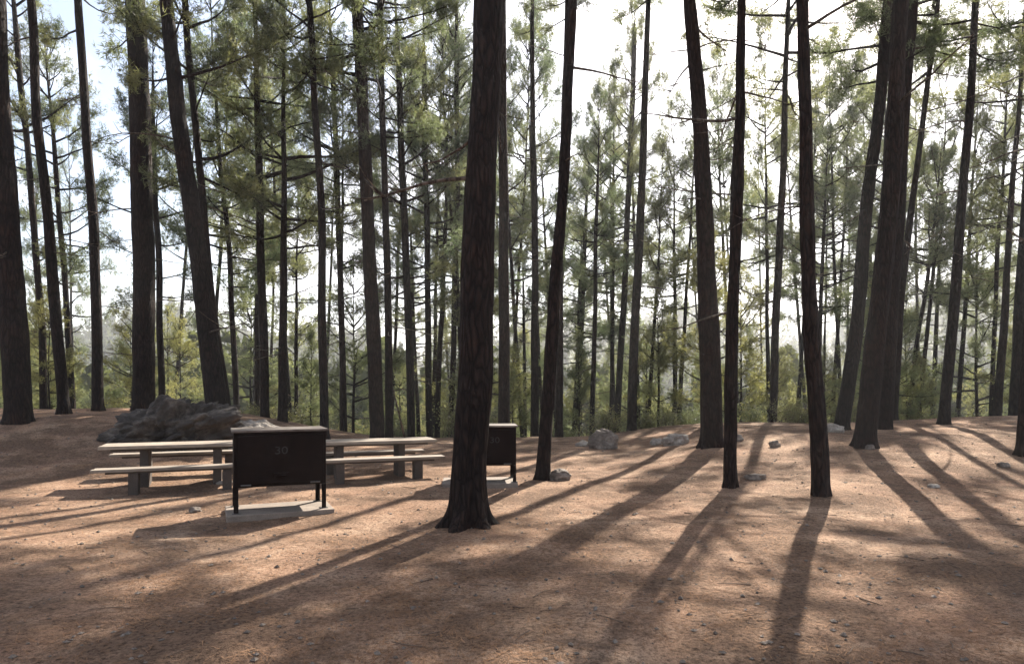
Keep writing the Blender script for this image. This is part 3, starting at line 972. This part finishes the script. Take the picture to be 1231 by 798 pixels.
# ------------------------------------------------------------------ shrubs along the rim
def shrub_mesh(name, seed, leaves=1500):
    r = np.random.default_rng(seed)
    mb = MB(); P = []
    for s in range(26):
        az = r.uniform(0, 6.28); L = r.uniform(0.6, 1.25)
        b = np.array([r.normal() * 0.18, r.normal() * 0.18, -0.05])
        pts = limb_curve(b, az, r.uniform(0.9, 1.5), L, r, -0.5, 5)
        mb.tube([tuple(p) for p in pts], list(np.linspace(0.009, 0.003, 6)), 3, False)
        for q in range(leaves // 26):
            u = 0.2 + 0.8 * r.random(); f = u * 5; i = min(int(f), 4); w = f - i
            P.append(pts[i] * (1 - w) + pts[i + 1] * w + r.normal(size=3) * 0.10)
    P = np.array(P)
    d = r.normal(size=P.shape); d /= np.linalg.norm(d, axis=1, keepdims=True)
    s = np.cross(d, r.normal(size=P.shape)); s /= np.linalg.norm(s, axis=1, keepdims=True)
    L = r.uniform(0.04, 0.075, (len(P), 1)); w = L * 0.3
    T = np.concatenate([np.stack([P, P + d * L * 0.5 + s * w, P + d * L], 1), np.stack([P, P + d * L, P + d * L * 0.5 - s * w], 1)], 0)
    st = mb.mesh(name + '_stems', M_DEAD)
    return tri_mesh(name, T, M_LEAF), st
SHRUBS = [shrub_mesh('shrub_%d' % i, 700 + i) for i in range(4)]
random.seed(91)
n = 0
spots = []
for px in np.arange(-30, 1265, 24.0):
    p = px + random.uniform(-8, 8)
    if 150 < p < 290 and random.random() < 0.6: continue
    D = 22.6 - 0.06 * ((p - CX) / F * 22) + random.uniform(0.3, 9.0)
    spots.append((p, D, random.uniform(0.5, 1.35)))
spots += [(945, 22.4, 0.8), (962, 22.8, 0.9), (800, 23.5, 0.7), (905, 23, 0.8)]
for (p, D, s) in spots:
    X = (p - CX) / F * D
    t = thing('shrub', 'low leafy shrub in the thicket along the rim of the clearing', 'shrub', (X, D, gz(X, D)), random.uniform(0, 6.28), 'shrubs along the rim')
    a, b = SHRUBS[n % 4]; n += 1
    sc = (s * random.uniform(0.9, 1.3), s * random.uniform(0.9, 1.3), s)
    obj('foliage', a, t, scale=sc); obj('stem', b, t, scale=sc)

# ------------------------------------------------------------------ far wooded hills: one mass
r = np.random.default_rng(5)
N = 5200
fy = np.concatenate([r.uniform(62, 170, N // 3), r.uniform(150, 620, N - N // 3)])
fa = r.uniform(-1.15, 1.15, N)
fx = fa * fy
fz = ground_smooth(fx, fy)
tri = []
for k in range(N):
    h = r.uniform(7, 14) ; w = h * r.uniform(0.22, 0.34)
    m = 160 if k < N // 3 else 42
    u = r.uniform(0.12, 1, m)
    rad = w * (1.05 - u) ** 0.7 * r.uniform(0.5, 1.05, m)
    a = r.uniform(0, 6.28, m)
    c = np.stack([fx[k] + rad * np.cos(a), fy[k] + rad * np.sin(a), fz[k] + u * h], 1)
    d = r.normal(size=(m, 3)); d /= np.linalg.norm(d, axis=1, keepdims=True)
    s = np.cross(d, r.normal(size=(m, 3))); s /= np.linalg.norm(s, axis=1, keepdims=True)
    L = h * (0.05 if k < N // 3 else 0.10)
    tri.append(np.stack([c - d * L - s * L * .5, c + s * L, c + d * L - s * L * .5], 1))
far = obj('distant_woodland', tri_mesh('distant_woodland', np.concatenate(tri), M_FAR))
tag(far, 'hazy green woodland covering the far hillside', 'woodland', kind='stuff')

# ------------------------------------------------------------------ litter: needles, grit, twigs
r = np.random.default_rng(8)
def scatter(n, power=1.0):
    """spread over the clearing, thinner with distance"""
    y = 2.6 + 17.5 * r.random(n) ** power
    x = r.uniform(-1, 1, n) * (2.2 + y * 0.92)
    return x, y
n = 160000
x, y = scatter(n, 1.5)
keep = np.array([mnoise.noise(Vector((a * 0.9, b * 0.9, 2.2))) + 0.5 * mnoise.noise(Vector((a * 3.1, b * 3.1, 7.2))) for a, b in zip(x, y)])
keep = r.random(n) < np.clip(0.42 + 0.9 * keep, 0.06, 1)
x, y = x[keep], y[keep]; n = len(x)
z = ground_smooth(x, y) + np.array([bumps(a, b) for a, b in zip(x, y)])
a = r.uniform(0, 6.28, n)
L = r.uniform(0.05, 0.13, n); w = r.uniform(0.0025, 0.005, n) * (1 + y / 9)
dx, dy = np.cos(a), np.sin(a)
p0 = np.stack([x, y, z + 0.004], 1); d = np.stack([dx, dy, r.uniform(-0.02, 0.22, n)], 1); s = np.stack([-dy, dx, 0 * dx], 1)
T = np.stack([p0 - s * w[:, None] / 2, p0 + s * w[:, None] / 2, p0 + d * L[:, None]], 1)
tag(obj('needle_litter', tri_mesh('needle_litter', T, M_LITTER)), 'fallen pine needles strewn over the clearing floor', 'litter', kind='stuff')

n = 9000
x, y = scatter(n, 1.35)
oct_ = np.array([[1, 0, 0], [0, 1, 0], [-1, 0, 0], [0, -1, 0], [0, 0, 1], [0, 0, -1]], float)
of = [(0, 1, 4), (1, 2, 4), (2, 3, 4), (3, 0, 4), (1, 0, 5), (2, 1, 5), (3, 2, 5), (0, 3, 5)]
tl = []
for k in range(n):
    s = 0.004 + 0.015 * r.random() ** 4 if k % 6 else 0.012 + 0.016 * r.random()
    q = oct_ * s * r.uniform(0.6, 1.4, (6, 3)); q[:, 2] *= 0.6
    th = r.uniform(0, 6.28); ct, sn = math.cos(th), math.sin(th)
    q = np.stack([q[:, 0] * ct - q[:, 1] * sn, q[:, 0] * sn + q[:, 1] * ct, q[:, 2]], 1)
    q += (x[k], y[k], gz(x[k], y[k]) + s * 0.3)
    tl.append(q[np.array(of)])
tag(obj('gravel', tri_mesh('gravel', np.concatenate(tl), M_STONE)), 'small grit and pebbles scattered over the clearing floor', 'gravel', kind='stuff')

mb = MB()
n = 300
x, y = scatter(n, 1.2)
for k in range(n):
    L = r.uniform(0.05, 0.28); a = r.uniform(0, 6.28); zz = gz(x[k], y[k]) + 0.008
    p = [(x[k], y[k], zz)]
    for i in range(2):
        a += r.normal() * 0.35
        nx_, ny_ = p[-1][0] + math.cos(a) * L / 2, p[-1][1] + math.sin(a) * L / 2
        p.append((nx_, ny_, gz(nx_, ny_) + 0.01))
    q = r.uniform(0.003, 0.007); mb.tube(p, [q, q * 0.8, q * 0.4], 4, False)
tw = mb.build('twig_litter', M_TWIG)
tag(tw, 'thin dry twigs scattered over the clearing floor', 'twigs', kind='stuff')

# a dead pole leaning on the twin pine
p = at(488, 526, 20.3); z = gz(p.x, 20.3)
m = MB(); q = at(469, 462, 19.9)
m.tube([(p.x, 20.3, z - 0.05), ((p.x + q.x) / 2 + 0.02, 20.1, (z + q.z) / 2), (q.x + 0.05, 19.9, q.z)], [0.035, 0.03, 0.02], 7)
tag(m.build('fallen_branch', M_DEAD, smooth=True), 'thin dead pole leaning against the twin pine', 'branch')

# ------------------------------------------------------------------ air
zlo = float(V[:, 2].min()) - 1.0
zhi = float(max(V[:, 2].max(), (fz + 14).max())) + 4
m = MB(); m.box(gx[0] - 5, gx[-1] + 5, gy[0] - 5, gy[-1] + 5, zlo, zhi)
mt = bpy.data.materials.new('air'); mt.use_nodes = True
nt = mt.node_tree; nt.nodes.clear()
pv = nt.nodes.new('ShaderNodeVolumePrincipled')
pv.inputs['Color'].default_value = (0.96, 0.97, 1.0, 1)
pv.inputs['Density'].default_value = 0.0008
pv.inputs['Anisotropy'].default_value = 0.45
out = nt.nodes.new('ShaderNodeOutputMaterial')
nt.links.new(pv.outputs[0], out.inputs['Volume'])
hz = m.build('haze', mt)
hz['kind'] = 'stuff'
hz['label'] = 'thin bright haze in the air between the trees'
hz['category'] = 'haze'
